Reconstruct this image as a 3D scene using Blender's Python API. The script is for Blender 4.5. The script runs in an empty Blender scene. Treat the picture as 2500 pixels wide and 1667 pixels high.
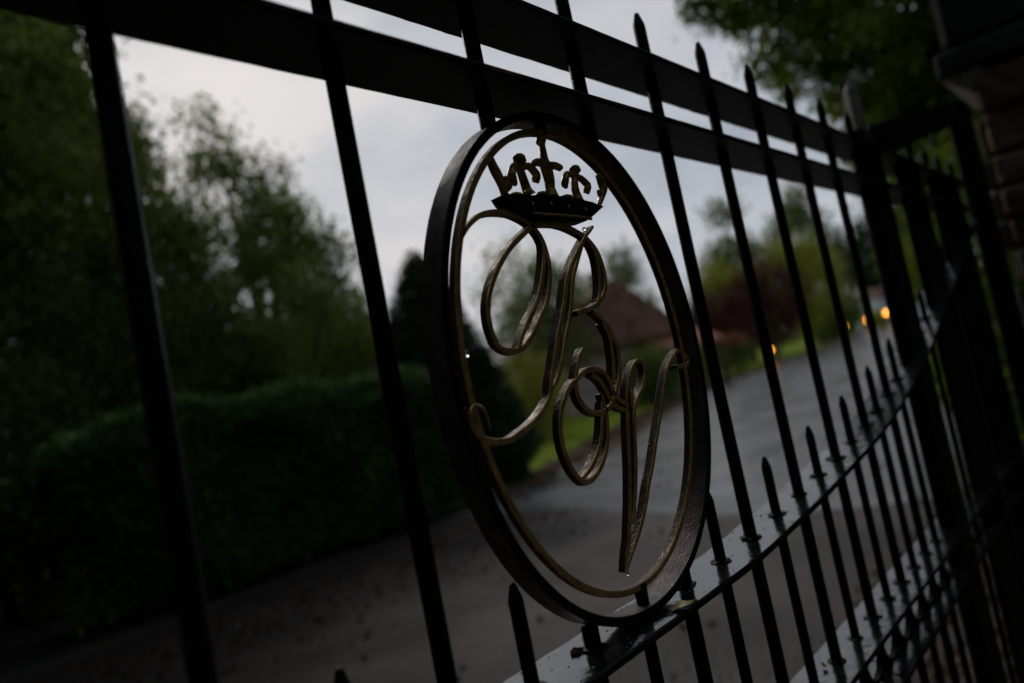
import bpy, bmesh, math, random
import numpy as np
from mathutils import Vector, Matrix
random.seed(7)
C = bpy.context.scene.collection
SC = bpy.context.scene
H = 1.25                                   # lens height above the drive, metres
# ------------------------------------------------------------------ camera, sky, sun, exposure
cam_d = bpy.data.cameras.new("camera"); cam = bpy.data.objects.new("camera", cam_d); C.objects.link(cam)
R = Matrix(((0.67273964, -0.71360509, -0.19542044), (0.08075178, -0.19173029, 0.97811996), (-0.7354594, -0.67380061, -0.07135968))).transposed()
cam.matrix_world = Matrix.Translation((0, 0, H)) @ R.to_4x4()
cam_d.sensor_width = 36; cam_d.lens = 1740 / 2500 * 36
cam_d.clip_start = 0.01; cam_d.clip_end = 3000
cam_d.dof.use_dof = True; cam_d.dof.focus_distance = 0.52; cam_d.dof.aperture_fstop = 3.35
cam_d.dof.aperture_ratio = 1.15
SC.camera = cam
SC.view_settings.view_transform = 'Standard'; SC.view_settings.look = 'None'
SC.view_settings.exposure = 0.30; SC.view_settings.gamma = 1.0
SUN_EL, SUN_AZ = math.radians(30), math.radians(28)
sun_d = bpy.data.lights.new("sun", 'SUN'); sun_d.energy = 0.5; sun_d.angle = math.radians(15); sun_d.color = (1, .95, .88)
sun = bpy.data.objects.new("sun", sun_d); C.objects.link(sun)
sv = Vector((math.sin(SUN_AZ) * math.cos(SUN_EL), math.cos(SUN_AZ) * math.cos(SUN_EL), math.sin(SUN_EL)))
sun.rotation_euler = sv.to_track_quat('Z', 'Y').to_euler(); sun.location = sv * 40
w = bpy.data.worlds.new("World"); SC.world = w; w.use_nodes = True
nt = w.node_tree; N = nt.nodes; L = nt.links
bg = N['Background']; bg.inputs[1].default_value = 0.1
sky = N.new('ShaderNodeTexSky'); sky.sky_type = 'NISHITA'; sky.sun_disc = False
sky.sun_elevation = SUN_EL; sky.sun_rotation = SUN_AZ; sky.dust_density = 3
tc = N.new('ShaderNodeTexCoord')
mp = N.new('ShaderNodeMapping'); mp.inputs['Scale'].default_value = (1.1, 1.1, 2.6); L.new(tc.outputs['Generated'], mp.inputs[0])
n1 = N.new('ShaderNodeTexNoise'); n1.inputs['Scale'].default_value = 2.6; n1.inputs['Detail'].default_value = 5; n1.inputs['Roughness'].default_value = .52
L.new(mp.outputs[0], n1.inputs[0])
dp = N.new('ShaderNodeVectorMath'); dp.operation = 'DOT_PRODUCT'; L.new(tc.outputs['Generated'], dp.inputs[0])
dp.inputs[1].default_value = (math.sin(math.radians(20)), math.cos(math.radians(20)), -.15)
m1 = N.new('ShaderNodeMath'); m1.operation = 'MULTIPLY_ADD'; L.new(dp.outputs['Value'], m1.inputs[0]); m1.inputs[1].default_value = .36; m1.inputs[2].default_value = -0.29
m2 = N.new('ShaderNodeMath'); m2.operation = 'MULTIPLY_ADD'; L.new(n1.outputs[0], m2.inputs[0]); m2.inputs[1].default_value = 1.45; L.new(m1.outputs[0], m2.inputs[2])
rp = N.new('ShaderNodeValToRGB'); L.new(m2.outputs[0], rp.inputs[0])
e = rp.color_ramp.elements; e[0].position = .18; e[0].color = (.16, .20, .245, 1); e[1].position = .86; e[1].color = (.50, .495, .51, 1)
k = e.new(.42); k.color = (.275, .31, .36, 1); k = e.new(.64); k.color = (.385, .405, .45, 1)
sc10 = N.new('ShaderNodeVectorMath'); sc10.operation = 'SCALE'; sc10.inputs['Scale'].default_value = 10; L.new(rp.outputs[0], sc10.inputs[0])
mx = N.new('ShaderNodeMixRGB'); mx.inputs[0].default_value = .97; L.new(sky.outputs[0], mx.inputs[1]); L.new(sc10.outputs[0], mx.inputs[2])
L.new(mx.outputs[0], bg.inputs[0])

# ------------------------------------------------------------------ materials
def mat(name, col, rough=.6, metal=0., spec=.5, col2=None, scale=8., detail=4., bump=0., bscale=60., coat=0., ior=None, rough2=None, rscale=20., ramp=(.35, .65), emit=None, trans=0., bdist=.004):
    m = bpy.data.materials.new(name); m.use_nodes = True
    nt = m.node_tree; N = nt.nodes; L = nt.links; b = N['Principled BSDF']
    b.inputs['Base Color'].default_value = (*col, 1); b.inputs['Roughness'].default_value = rough
    b.inputs['Metallic'].default_value = metal; b.inputs['Specular IOR Level'].default_value = spec
    b.inputs['Coat Weight'].default_value = coat; b.inputs['Coat Roughness'].default_value = .08
    if ior: b.inputs['IOR'].default_value = ior
    tc = N.new('ShaderNodeTexCoord')
    if col2:
        n = N.new('ShaderNodeTexNoise'); n.inputs['Scale'].default_value = scale; n.inputs['Detail'].default_value = detail
        L.new(tc.outputs['Object'], n.inputs[0])
        r = N.new('ShaderNodeValToRGB'); r.color_ramp.elements[0].position = ramp[0]; r.color_ramp.elements[1].position = ramp[1]
        r.color_ramp.elements[0].color = (*col, 1); r.color_ramp.elements[1].color = (*col2, 1)
        L.new(n.outputs[0], r.inputs[0]); L.new(r.outputs[0], b.inputs['Base Color'])
    if rough2 is not None:
        n = N.new('ShaderNodeTexNoise'); n.inputs['Scale'].default_value = rscale; n.inputs['Detail'].default_value = 3
        L.new(tc.outputs['Object'], n.inputs[0])
        mr = N.new('ShaderNodeMapRange'); mr.inputs[1].default_value = .35; mr.inputs[2].default_value = .65
        mr.inputs[3].default_value = rough; mr.inputs[4].default_value = rough2
        L.new(n.outputs[0], mr.inputs[0]); L.new(mr.outputs[0], b.inputs['Roughness'])
    if bump:
        n = N.new('ShaderNodeTexNoise'); n.inputs['Scale'].default_value = bscale; n.inputs['Detail'].default_value = 3
        L.new(tc.outputs['Object'], n.inputs[0])
        u = N.new('ShaderNodeBump'); u.inputs['Strength'].default_value = bump; u.inputs['Distance'].default_value = bdist
        L.new(n.outputs[0], u.inputs['Height']); L.new(u.outputs[0], b.inputs['Normal'])
    if emit:
        b.inputs['Emission Color'].default_value = (*emit[0], 1); b.inputs['Emission Strength'].default_value = emit[1]
    if trans:
        t = N.new('ShaderNodeBsdfTranslucent'); x = N.new('ShaderNodeMixShader'); x.inputs[0].default_value = trans
        if col2: L.new(r.outputs[0], t.inputs[0])
        else: t.inputs[0].default_value = (*col, 1)
        L.new(b.outputs[0], x.inputs[1]); L.new(t.outputs[0], x.inputs[2]); L.new(x.outputs[0], N['Material Output'].inputs[0])
    return m
M_BLACK = mat('black_paint', (.005, .005, .0055), .48, spec=.16, bump=.5, bscale=260, col2=(.008, .008, .008), scale=40, rough2=.55, rscale=60, bdist=.0012)
M_RUSTY = mat('black_paint_rust_flecked', (.006, .006, .0065), .5, spec=.2, bump=.5, bscale=180, col2=(.26, .085, .022), scale=11, ramp=(.57, .70), bdist=.0012)
M_FLAT = mat('black_bar_paint', (.011, .011, .012), .5, spec=.3, bump=.35, bscale=200, col2=(.05, .026, .016), scale=30, ramp=(.66, .80), bdist=.001)
M_WET = mat('wet_black_paint', (.012, .012, .013), .10, ior=2.1, spec=.5, bump=.55, bscale=75, rough2=.22, rscale=50, bdist=.0012)
M_GOLD = mat('aged_gold_paint', (.56, .33, .15), .45, metal=.2, col2=(.30, .17, .08), scale=120, bump=.6, bscale=420, bdist=.0006)
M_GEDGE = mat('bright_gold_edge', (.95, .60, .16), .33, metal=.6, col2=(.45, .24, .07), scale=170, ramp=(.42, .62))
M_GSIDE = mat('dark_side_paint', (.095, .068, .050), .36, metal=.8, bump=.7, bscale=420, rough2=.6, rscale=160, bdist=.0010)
M_BRASS = mat('wet_brass_paint', (.56, .35, .11), .28, metal=.35, col2=(.12, .07, .025), scale=150, ramp=(.38, .66), bump=.8, bscale=260, bdist=.0012)
M_STONE = mat('weathered_stone', (.22, .155, .11), .9, col2=(.07, .055, .045), scale=6, bump=.9, bscale=24, bdist=.02)
M_MORTAR = mat('mortar', (.03, .028, .025), .95, bump=.6, bscale=40)
M_CAP = mat('stone_cap', (.022, .021, .020), .85, spec=.2, col2=(.06, .06, .056), scale=8, bump=.5, bscale=20, bdist=.01)
M_PALE = mat('flaked_pale_paint_and_sheen', (.30, .27, .24), .7, col2=(.17, .145, .125), scale=60)
def leafmat(name, a, b, tr=.25, sc=.9):
    return mat(name, a, .55, col2=b, scale=sc, detail=2, trans=tr, spec=.12)
M_LV_OLIVE = leafmat('olive_leaves', (.045, .085, .020), (.30, .34, .060), tr=.4)
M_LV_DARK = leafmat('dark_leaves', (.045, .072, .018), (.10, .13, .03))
M_LV_GREY = leafmat('greyish_leaves', (.13, .16, .055), (.27, .30, .11), tr=.45)
M_LV_HEDGE = leafmat('hedge_leaves', (.040, .095, .034), (.12, .21, .055), sc=2.)
M_LV_TOPLIT = leafmat('skylit_hedge_leaves', (.16, .32, .08), (.30, .48, .12), sc=3.)
M_LV_MID = leafmat('garden_leaves', (.06, .105, .022), (.17, .23, .05), sc=1.5, tr=.35)
M_LV_CON = leafmat('conifer_foliage', (.016, .050, .018), (.035, .085, .028), tr=.15)
M_LV_YEL = leafmat('yellow_green_leaves', (.20, .22, .028), (.37, .37, .06), tr=.45)
M_LV_MAR = leafmat('maroon_leaves', (.045, .012, .012), (.10, .024, .020))
M_LV_NEAR = leafmat('fresh_leaves', (.085, .135, .014), (.31, .37, .042), sc=2.2, tr=.4)
M_PINK = mat('pink_petals', (.35, .12, .16), .6, col2=(.5, .25, .28), scale=3)
M_RED = mat('orange_red_petals', (.34, .07, .035), .6, col2=(.42, .14, .06), scale=3)
M_BARK = mat('bark', (.035, .026, .019), .9, col2=(.06, .05, .04), scale=9, bump=.8, bscale=18, bdist=.02)
M_TILE = mat('brown_roof_tiles', (.26, .125, .085), .8, col2=(.12, .068, .055), scale=1.6, spec=.1)
M_PORCH = mat('orange_brown_tiles', (.42, .17, .10), .8, col2=(.26, .11, .07), scale=3, spec=.1)
M_APRON = mat('damp_brown_gravel', (.125, .092, .070), .5, col2=(.045, .031, .022), scale=.8, detail=8, spec=.25, bump=.8, bscale=45, bdist=.02, ramp=(.40, .62))
M_MOULD = mat('dark_leaf_mould', (.045, .030, .020), .85, col2=(.016, .011, .008), scale=2.4, detail=8, spec=.1, bump=.8, bscale=30, bdist=.03)
M_LEAFMIX = mat('old_fallen_leaves', (.05, .028, .015), .8, col2=(.12, .065, .03), scale=6, spec=.1)
M_PINKWALL = mat('pink_render', (.88, .62, .68), .85, col2=(.62, .43, .46), scale=2)
M_DARKWIN = mat('dark_glass', (.02, .02, .025), .12)
M_WOOD = mat('brown_wood', (.10, .05, .03), .7, col2=(.06, .03, .02), scale=6)
M_WHITE = mat('white_car_paint', (.62, .64, .66), .3)
M_TYRE = mat('rubber', (.02, .02, .02), .8)
M_CHROME = mat('wheel_metal', (.3, .3, .3), .35, metal=.8)
M_LAMP = mat('lit_amber_glass', (.8, .4, .1), .4, emit=((1., .37, .045), 7.))
M_WATER = mat('water', (.9, .9, .9), .02); M_WATER.node_tree.nodes['Principled BSDF'].inputs['Transmission Weight'].default_value = 1; M_WATER.node_tree.nodes['Principled BSDF'].inputs['IOR'].default_value = 1.33
M_LEAFDEAD = mat('yellowing_leaf', (.30, .30, .05), .5, col2=(.55, .22, .06), scale=90, ramp=(.45, .6))
M_LEAFBR = mat('brown_leaf', (.25, .12, .06), .6, col2=(.55, .33, .18), scale=150)
M_LITTER = mat('leaf_litter', (.10, .045, .02), .7, col2=(.16, .10, .03), scale=5)
# wet road: patchy, tracks
M_ROAD = mat('wet_asphalt', (.085, .076, .070), .22, col2=(.16, .142, .130), scale=.7, detail=6, ior=1.75, bump=.22, bscale=30, rough2=.42, rscale=.9, bdist=.01)
M_VERGE = mat('leafy_verge', (.10, .055, .035), .9, spec=.1, col2=(.12, .075, .045), scale=3, bump=.5, bscale=12, bdist=.02)
M_GRASS = mat('lawn_turf', (.14, .20, .018), .95, col2=(.22, .26, .03), spec=.02, scale=1.3, bump=.6, bscale=40, bdist=.02)
M_SOIL = mat('dark_soil', (.02, .017, .012), .9, col2=(.035, .028, .018), scale=2)

# shade of hedge and trees put into the gravel colour: mix by distance from the drive centre plus noise
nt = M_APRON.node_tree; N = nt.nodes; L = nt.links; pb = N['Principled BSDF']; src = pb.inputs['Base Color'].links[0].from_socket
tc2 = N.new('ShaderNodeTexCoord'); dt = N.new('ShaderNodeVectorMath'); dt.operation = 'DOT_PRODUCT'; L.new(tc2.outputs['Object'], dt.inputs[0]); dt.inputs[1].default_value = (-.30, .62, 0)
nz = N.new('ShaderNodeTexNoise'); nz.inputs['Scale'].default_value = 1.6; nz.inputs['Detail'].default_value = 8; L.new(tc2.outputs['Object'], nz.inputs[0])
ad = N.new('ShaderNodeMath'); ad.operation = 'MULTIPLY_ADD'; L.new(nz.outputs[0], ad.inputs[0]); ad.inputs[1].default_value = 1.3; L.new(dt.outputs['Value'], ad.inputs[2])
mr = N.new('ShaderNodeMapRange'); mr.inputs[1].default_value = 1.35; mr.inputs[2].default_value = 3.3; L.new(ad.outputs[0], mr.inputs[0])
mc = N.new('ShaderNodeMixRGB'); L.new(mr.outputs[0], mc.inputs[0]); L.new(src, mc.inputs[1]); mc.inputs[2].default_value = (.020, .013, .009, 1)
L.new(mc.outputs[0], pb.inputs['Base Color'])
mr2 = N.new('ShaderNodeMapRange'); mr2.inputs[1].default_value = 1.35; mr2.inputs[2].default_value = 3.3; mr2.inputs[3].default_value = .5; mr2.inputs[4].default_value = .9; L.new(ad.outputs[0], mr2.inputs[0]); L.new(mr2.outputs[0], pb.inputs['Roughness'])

# ------------------------------------------------------------------ helpers
def tag(o, label=None, cat=None, group=None, kind=None):
    if label: o['label'] = label
    if cat: o['category'] = cat
    if group: o['group'] = group
    if kind: o['kind'] = kind
    return o
def thing(name, loc, label, cat, group=None, rz=0):
    o = bpy.data.objects.new(name, None); C.objects.link(o); o.location = loc; o.rotation_euler = (0, 0, rz)
    o.empty_display_size = .1
    return tag(o, label, cat, group)
def link(name, me, mats, parent=None, smooth=False):
    o = bpy.data.objects.new(name, me); C.objects.link(o)
    if smooth == 'angle': me.polygons.foreach_set('use_smooth', [True] * len(me.polygons)); me.set_sharp_from_angle(angle=math.radians(28)); smooth = False
    for m in (mats if isinstance(mats, (list, tuple)) else [mats]): me.materials.append(m)
    if parent is not None: o.parent = parent
    if smooth: me.polygons.foreach_set('use_smooth', [True] * len(me.polygons))
    return o
class MB:
    def __init__(s): s.v = []; s.f = []; s.m = []
    def add(s, vs, fs, mi=0):
        n = len(s.v); s.v += [tuple(v) for v in vs]; s.f += [tuple(i + n for i in f) for f in fs]; s.m += [mi] * len(fs) if not isinstance(mi, list) else mi
        return s
    def box(s, x0, x1, y0, y1, z0, z1, mi=0, b=0.0):
        if not b:
            v = [(x, y, z) for x in (x0, x1) for y in (y0, y1) for z in (z0, z1)]
            return s.add(v, [(0, 1, 3, 2), (4, 6, 7, 5), (0, 4, 5, 1), (2, 3, 7, 6), (0, 2, 6, 4), (1, 5, 7, 3)], mi)
        bm = bmesh.new(); bmesh.ops.create_cube(bm, size=1)
        for v in bm.verts: v.co = Vector(((x0 + x1) / 2 + v.co.x * (x1 - x0), (y0 + y1) / 2 + v.co.y * (y1 - y0), (z0 + z1) / 2 + v.co.z * (z1 - z0)))
        bmesh.ops.bevel(bm, geom=bm.edges[:], offset=b, segments=1, affect='EDGES')
        bm.verts.index_update()
        s.add([v.co[:] for v in bm.verts], [tuple(v.index for v in f.verts) for f in bm.faces], mi); bm.free(); return s
    def tube(s, pts, rad, n=10, mi=0, cap=True):
        P = [Vector(p) for p in pts]; k = len(P); rad = rad if isinstance(rad, (list, tuple)) else [rad] * k
        vs = []; up = None
        for i, p in enumerate(P):
            t = (P[min(i + 1, k - 1)] - P[max(i - 1, 0)]).normalized()
            if up is None: up = Vector((0, 0, 1)) if abs(t.z) < .9 else Vector((1, 0, 0))
            a = t.cross(up).normalized(); bb = a.cross(t).normalized(); up = bb
            vs += [p + (a * math.cos(2 * math.pi * j / n) + bb * math.sin(2 * math.pi * j / n)) * rad[i] for j in range(n)]
        fs = [(i * n + j, i * n + (j + 1) % n, (i + 1) * n + (j + 1) % n, (i + 1) * n + j) for i in range(k - 1) for j in range(n)]
        if cap: fs += [tuple(range(n - 1, -1, -1)), tuple((k - 1) * n + j for j in range(n))]
        return s.add(vs, fs, mi)
    def ball(s, c, r, sx=1, sy=1, sz=1, u=10, vv=7, mi=0):
        vs = []; fs = []
        for i in range(vv + 1):
            th = math.pi * i / vv
            for j in range(u):
                ph = 2 * math.pi * j / u
                vs.append((c[0] + r * sx * math.sin(th) * math.cos(ph), c[1] + r * sy * math.sin(th) * math.sin(ph), c[2] + r * sz * math.cos(th)))
        for i in range(vv):
            for j in range(u): fs.append((i * u + j, (i + 1) * u + j, (i + 1) * u + (j + 1) % u, i * u + (j + 1) % u))
        return s.add(vs, fs, mi)
    def mesh(s, name):
        me = bpy.data.meshes.new(name); me.from_pydata(s.v, [], s.f); me.polygons.foreach_set('material_index', s.m)
        me.update(); return me
    def build(s, name, mats, parent=None, smooth=False):
        me = s.mesh(name)
        bm = bmesh.new(); bm.from_mesh(me); bmesh.ops.recalc_face_normals(bm, faces=bm.faces[:]); bm.to_mesh(me); bm.free()
        return link(name, me, mats, parent, smooth)
def catmull(P, n=5, closed=False):
    P = [Vector(p) for p in P]; out = []; k = len(P)
    rng = range(k if closed else k - 1)
    for i in rng:
        g = (lambda j: P[j % k]) if closed else (lambda j: P[max(0, min(k - 1, j))])
        a, b, c, d = g(i - 1), g(i), g(i + 1), g(i + 2)
        for j in range(n):
            t = j / n
            out.append(.5 * ((2 * b) + (c - a) * t + (2 * a - 5 * b + 4 * c - d) * t * t + (3 * b - a - 3 * c + d) * t ** 3))
    if not closed: out.append(P[-1])
    return out
def smooth_tube(mb, pts, rad, n=12, sub=4):
    c = [Vector((p[0], p[2])) for p in pts]; ys = [p[1] for p in pts]; k = len(pts)
    C2 = catmull(c, sub); m = len(C2); u = [i / (m - 1) * (k - 1) for i in range(m)]
    lerp = lambda a, t: a[min(int(t), k - 2)] + (a[min(int(t), k - 2) + 1] - a[min(int(t), k - 2)]) * (t - min(int(t), k - 2))
    return mb.tube([(q.x, lerp(ys, t), q.y) for q, t in zip(C2, u)], [lerp(rad, t) for t in u], n)
def resample(P, step):
    out = [P[0]]; acc = 0
    for a, b in zip(P, P[1:]):
        l = (b - a).length
        if l < 1e-9: continue
        s = step - acc
        while s <= l: out.append(a + (b - a) * (s / l)); s += step
        acc = (acc + l) % step
    if (out[-1] - P[-1]).length > step * .3: out.append(P[-1])
    else: out[-1] = P[-1]
    return out
def flatbar(mb, P, wid, y0, y1, bev=.0006, closed=False, mi=(0, 1, 2), taper=(1, 1), wob=0):
    """flat bar bent along P (x, z) in the gate plane: in-plane width wid, from y0 (front) to y1 (back)"""
    k = len(P); prof = lambda h: [(-h + bev, y0), (h - bev, y0), (h, y0 + bev), (h, y1 - bev), (h - bev, y1), (-h + bev, y1), (-h, y1 - bev), (-h, y0 + bev)]
    mi8 = [mi[0], mi[1], mi[2], mi[1], mi[0], mi[1], mi[2], mi[1]]
    vs = []; fs = []; ms = []
    for i in range(k):
        a = P[(i - 1) % k] if closed else P[max(i - 1, 0)]; b = P[(i + 1) % k] if closed else P[min(i + 1, k - 1)]
        t = (b - a).normalized(); nx, nz = -t.y, t.x
        u = i / (k - 1); f = 1
        if taper[0] < 1: f = min(f, taper[0] + (1 - taper[0]) * min(1, u * 6))
        if taper[1] < 1: f = min(f, taper[1] + (1 - taper[1]) * min(1, (1 - u) * 6))
        h = wid / 2 * f * (1 + random.uniform(-wob, wob))
        for o, y in prof(h): vs.append((P[i].x + nx * o, y, P[i].y + nz * o))
    seg = k if closed else k - 1
    for i in range(seg):
        for j in range(8):
            fs.append((i * 8 + j, ((i + 1) % k) * 8 + j, ((i + 1) % k) * 8 + (j + 1) % 8, i * 8 + (j + 1) % 8)); ms.append(mi8[j])
    if not closed:
        fs += [tuple(range(8)), tuple((k - 1) * 8 + j for j in range(8))]; ms += [mi[2], mi[2]]
    n = len(mb.v); mb.v += vs; mb.f += [tuple(q + n for q in f) for f in fs]; mb.m += ms
    return mb

# strokes of the monogram and the crown, measured in the gate plane, 0.1 mm from the centre of the oval
STROKES = {'big_loop':[(-1078,1011),(-1038,1053),(-985,1096),(-886,1152),(-782,1179),(-680,1187),(-579,1182),(-481,1154),(-395,1113),(-348,1066),(-309,1011),(-290,936),(-284,853),(-298,763),(-331,674),(-379,586),(-445,501),(-530,420),(-606,347),(-696,291),(-775,267),(-845,266),(-916,290),(-961,334),(-984,402),(-986,489),(-967,575),(-922,661),(-866,742),(-792,824),(-699,909),(-596,982),(-493,1043),(-401,1094),(-314,1122),(-220,1129),(-102,1129),(14,1110),(117,1078),(209,1040),(282,981),(332,912),(355,821),(358,731),(329,641),(276,578),(206,532),(116,500),(33,485),(-32,480),(-86,468)],'loop_inner':[(-334,1040),(-307,981),(-319,905),(-357,808),(-407,705),(-471,604),(-540,521),(-626,440),(-708,355),(-772,277)],'bowl_inner':[(225,1029),(275,960),(297,871),(290,772),(267,675),(235,595),(196,541)],'stem_left':[(332,1126),(278,1087),(202,1040),(128,974),(28,885),(-48,807),(-116,730),(-177,617),(-235,506),(-273,448),(-315,379),(-360,309),(-399,239),(-438,171),(-475,103),(-516,36),(-544,-31),(-570,-73),(-619,-118),(-696,-169),(-793,-215),(-892,-244),(-996,-273),(-1088,-269),(-1168,-255),(-1221,-232),(-1264,-201),(-1293,-149),(-1299,-96),(-1289,-62),(-1263,-26),(-1218,-33),(-1187,-53),(-1169,-91),(-1163,-129),(-1165,-184)],'stem_right':[(202,1040),(147,974),(72,885),(14,806),(-43,729),(-96,614),(-145,501),(-198,406),(-259,316),(-310,231),(-365,141),(-415,74),(-470,16),(-533,-25)],'second_bowl':[(106,473),(160,439),(212,396),(269,328),(308,237),(317,215),(321,118),(292,17),(253,-58),(201,-123),(146,-178),(82,-227),(0,-252),(-78,-255),(-157,-230),(-216,-187),(-257,-128),(-268,-61),(-254,4),(-219,74),(-169,151),(-98,216)],'second_inner':[(193,381),(241,306),(254,252),(247,165),(233,79),(206,-5),(177,-65)],'ampersand_arch':[(-276,-8),(-203,31),(-107,61),(-6,62),(74,30),(122,-23),(148,-80),(155,-136),(193,-180),(241,-219),(313,-253)],'arch_inner':[(-69,27),(1,-12),(48,-64),(80,-122),(113,-196),(175,-248),(259,-285)],'lower_loop':[(-253,8),(-309,-18),(-370,-61),(-429,-118),(-476,-182),(-508,-248),(-526,-322),(-529,-399),(-518,-478),(-491,-553),(-447,-626),(-378,-680),(-286,-676),(-199,-637),(-120,-573),(-58,-496),(-15,-405),(12,-319),(23,-244),(19,-183),(7,-124)],'lower_inner':[(-6,-179),(-33,-266),(-61,-337),(-95,-406),(-133,-466),(-182,-523),(-246,-576),(-321,-618),(-403,-650)],'v_left':[(296,-223),(334,-140),(396,-51),(475,25),(556,60),(618,39),(627,-29),(581,-107),(518,-173),(448,-220),(397,-266),(362,-320),(338,-382),(305,-489),(249,-674),(175,-851),(106,-993),(46,-1072)],'v_stem':[(292,-214),(292,-270),(270,-338),(225,-474),(175,-659),(115,-837),(71,-953),(22,-1065),(-27,-1175),(-73,-1239),(-105,-1297),(-140,-1359)],'v_tip':[(398,-141),(376,-226),(366,-281)],'v_right':[(1193,85),(1115,55),(1030,5),(959,-54),(896,-133),(834,-218),(776,-302),(729,-370),(647,-481),(557,-602),(451,-749),(357,-861),(277,-972),(188,-1078),(112,-1152),(35,-1218),(-29,-1271),(-87,-1321),(-135,-1360)],'v_loop':[(1193,85),(1262,56),(1319,13),(1325,-26),(1274,-55),(1201,-51),(1108,-46)]}
CROWN = {'band':[(-663,1295),(-614,1315),(-544,1303),(-425,1312),(-282,1323),(-135,1331),(19,1337),(175,1329),(336,1316),(500,1289),(429,1253),(303,1188),(226,1157),(113,1143),(-94,1146),(-289,1147),(-402,1146),(-474,1179),(-564,1204),(-630,1246)],'rim':[(-373,1181),(-230,1182),(-81,1184),(73,1181),(190,1179),(287,1173)],'d1':[(-360,1254)],'d2':[(-155,1268)],'d3':[(46,1260)],'d4':[(254,1247)],'bumps':[(-476,1324),(-186,1355),(97,1352),(376,1317),(-371,1341)],'f1':[(-355,1624),(-378,1549),(-490,1475),(-477,1411),(-388,1529),(-281,1546),(-231,1493),(-229,1435),(-357,1449),(-342,1375),(-327,1332)],'f2':[(275,1615),(259,1533),(106,1478),(104,1437),(248,1532),(318,1511),(374,1460),(363,1396),(236,1448),(234,1393),(234,1328)],'mast':[(-45,1811),(-55,1763),(-50,1730),(-61,1629),(-58,1576),(-49,1478),(-60,1410),(-60,1344)],'wing':[(-218,1566),(-152,1592),(-68,1575),(26,1585),(102,1562)],'lhalf':[(-650,1581),(-637,1521),(-616,1475),(-590,1416),(-577,1368),(-574,1320)],'lball':[(-528,1434),(-529,1384)],'rhalf':[(590,1579),(618,1524),(626,1459),(583,1391),(523,1322),(486,1285)],'rball':[(556,1432)],'ovtop':[(-151,1826)]}

# ------------------------------------------------------------------ ground, road, lawn
def sheet(name, poly, z, m, kind='structure', sub=0):
    bm = bmesh.new(); bm.faces.new([bm.verts.new((x, y, z)) for x, y in poly]); bmesh.ops.triangulate(bm, faces=bm.faces[:])
    me = bpy.data.meshes.new(name); bm.to_mesh(me); bm.free()
    return tag(link(name, me, m), kind=kind)
sheet('ground', [(-300, -300), (1500, -300), (1500, 1500), (-300, 1500)], -.012, M_SOIL)
EDGE = [(-12, 6.0), (2.5, 6.15), (5.2, 6.45), (7.2, 6.85), (10, 8.1), (13.1, 9.5), (18.5, 11.6), (25.3, 14.05), (40, 17.6), (58, 21.2), (110, 34), (260, 74)]
RE = [(x * 1.0 + (.30 if x > 7.5 else 0), y - (.85 if x > 7.5 else .05)) for x, y in EDGE]      # edge of the asphalt, inside the leafy verge
sheet('lawn', [(5.6, 6.9)] + [(x, y + .25) for x, y in EDGE if x > 5.6] + [(260, 160), (60, 90), (8, 40), (4, 12)], -.004, M_GRASS)
sheet('verge', [(x, y + .35) for x, y in EDGE if x > 6][::-1] + [(x + .1, y - .15) for x, y in RE if x > 6], 0.0, M_VERGE)
sheet('driveway', RE + [(300, 60), (60, 13), (25, 6.2), (12, 2.9), (7, 1.15), (5, .72), (3.0, .45), (2.9, -2.5), (-12, -6)], .004, M_ROAD)

r = random.Random(9)
AP = [(5.15 + .5 * math.sin(y * 1.7) * .3 + .12 * r.random() + .1 * max(0, y - 3) , y) for y in [k * .25 for k in range(-8, 28)] if y < 6.35]
sheet('gravel_apron', [(-12, -5.9), (2.85, -2.5), (2.95, .47), (4.95, .74)] + [p for p in AP if p[1] > .95] + [(5.2, 6.4), (2.5, 6.12), (-12, 5.98)], .008, M_APRON)

sheet('right_verge', [(3.0, .45), (5, .72), (7, 1.15), (12, 2.9), (25, 6.2), (60, 13), (300, 60), (300, -60), (3.0, -60)], -.006, M_GRASS)

# ------------------------------------------------------------------ the gate
D = 0.30975
gate = thing('iron_gate', (0, D, 0), 'black wrought iron gate with spiked bars around an oval gold crown and monogram', 'gate')
PX = lambda n: .1172 + .12 * n
RAILM = [M_RUSTY, M_BLACK, M_FLAT]
def rail(name, x0, x1, ztop, th, dep, mats, zf=None, jag=.0006):
    mb = MB(); n = int((x1 - x0) / .012)
    vs = []; r = random.Random(hash(name) % 999 + int(ztop * 1000))
    for i in range(n + 1):
        x = x0 + (x1 - x0) * i / n; z = zf(x) if zf else ztop
        j1, j2 = r.uniform(-jag, jag) * .2, r.uniform(-jag, jag) * 1.5
        bv = .0012
        vs += [(x, -dep / 2 + bv + j1, z + H), (x, dep / 2 - bv + j2, z + H), (x, dep / 2 + j2, z + H - bv), (x, dep / 2 + j2, z - th + H + bv),
               (x, dep / 2 - bv, z - th + H + j1), (x, -dep / 2 + bv, z - th + H + j1 * .8), (x, -dep / 2 + j1, z - th + H + bv), (x, -dep / 2 + j1, z + H - bv)]
    fs = []; ms = []
    for i in range(n):
        for j in range(8):
            fs.append((i * 8 + j, i * 8 + (j + 1) % 8, i * 8 + 8 + (j + 1) % 8, i * 8 + 8 + j)); ms.append(0 if j in (6, 7, 0, 1) and name == 'top_rail' or j in (7, 0, 1) else (2 if j in (3, 4) else 1))
    fs += [tuple(range(8)), tuple(n * 8 + j for j in range(8))]; ms += [1, 1]
    mb.add(vs, fs, ms); return mb.build(name, mats, gate)
rail('top_rail', -.25, 1.95, .2665, .005, .054, [M_RUSTY, M_BLACK, M_FLAT])
rail('top_rail', -.25, 1.95, .2085, .005, .054, [M_RUSTY, M_BLACK, M_FLAT])
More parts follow.
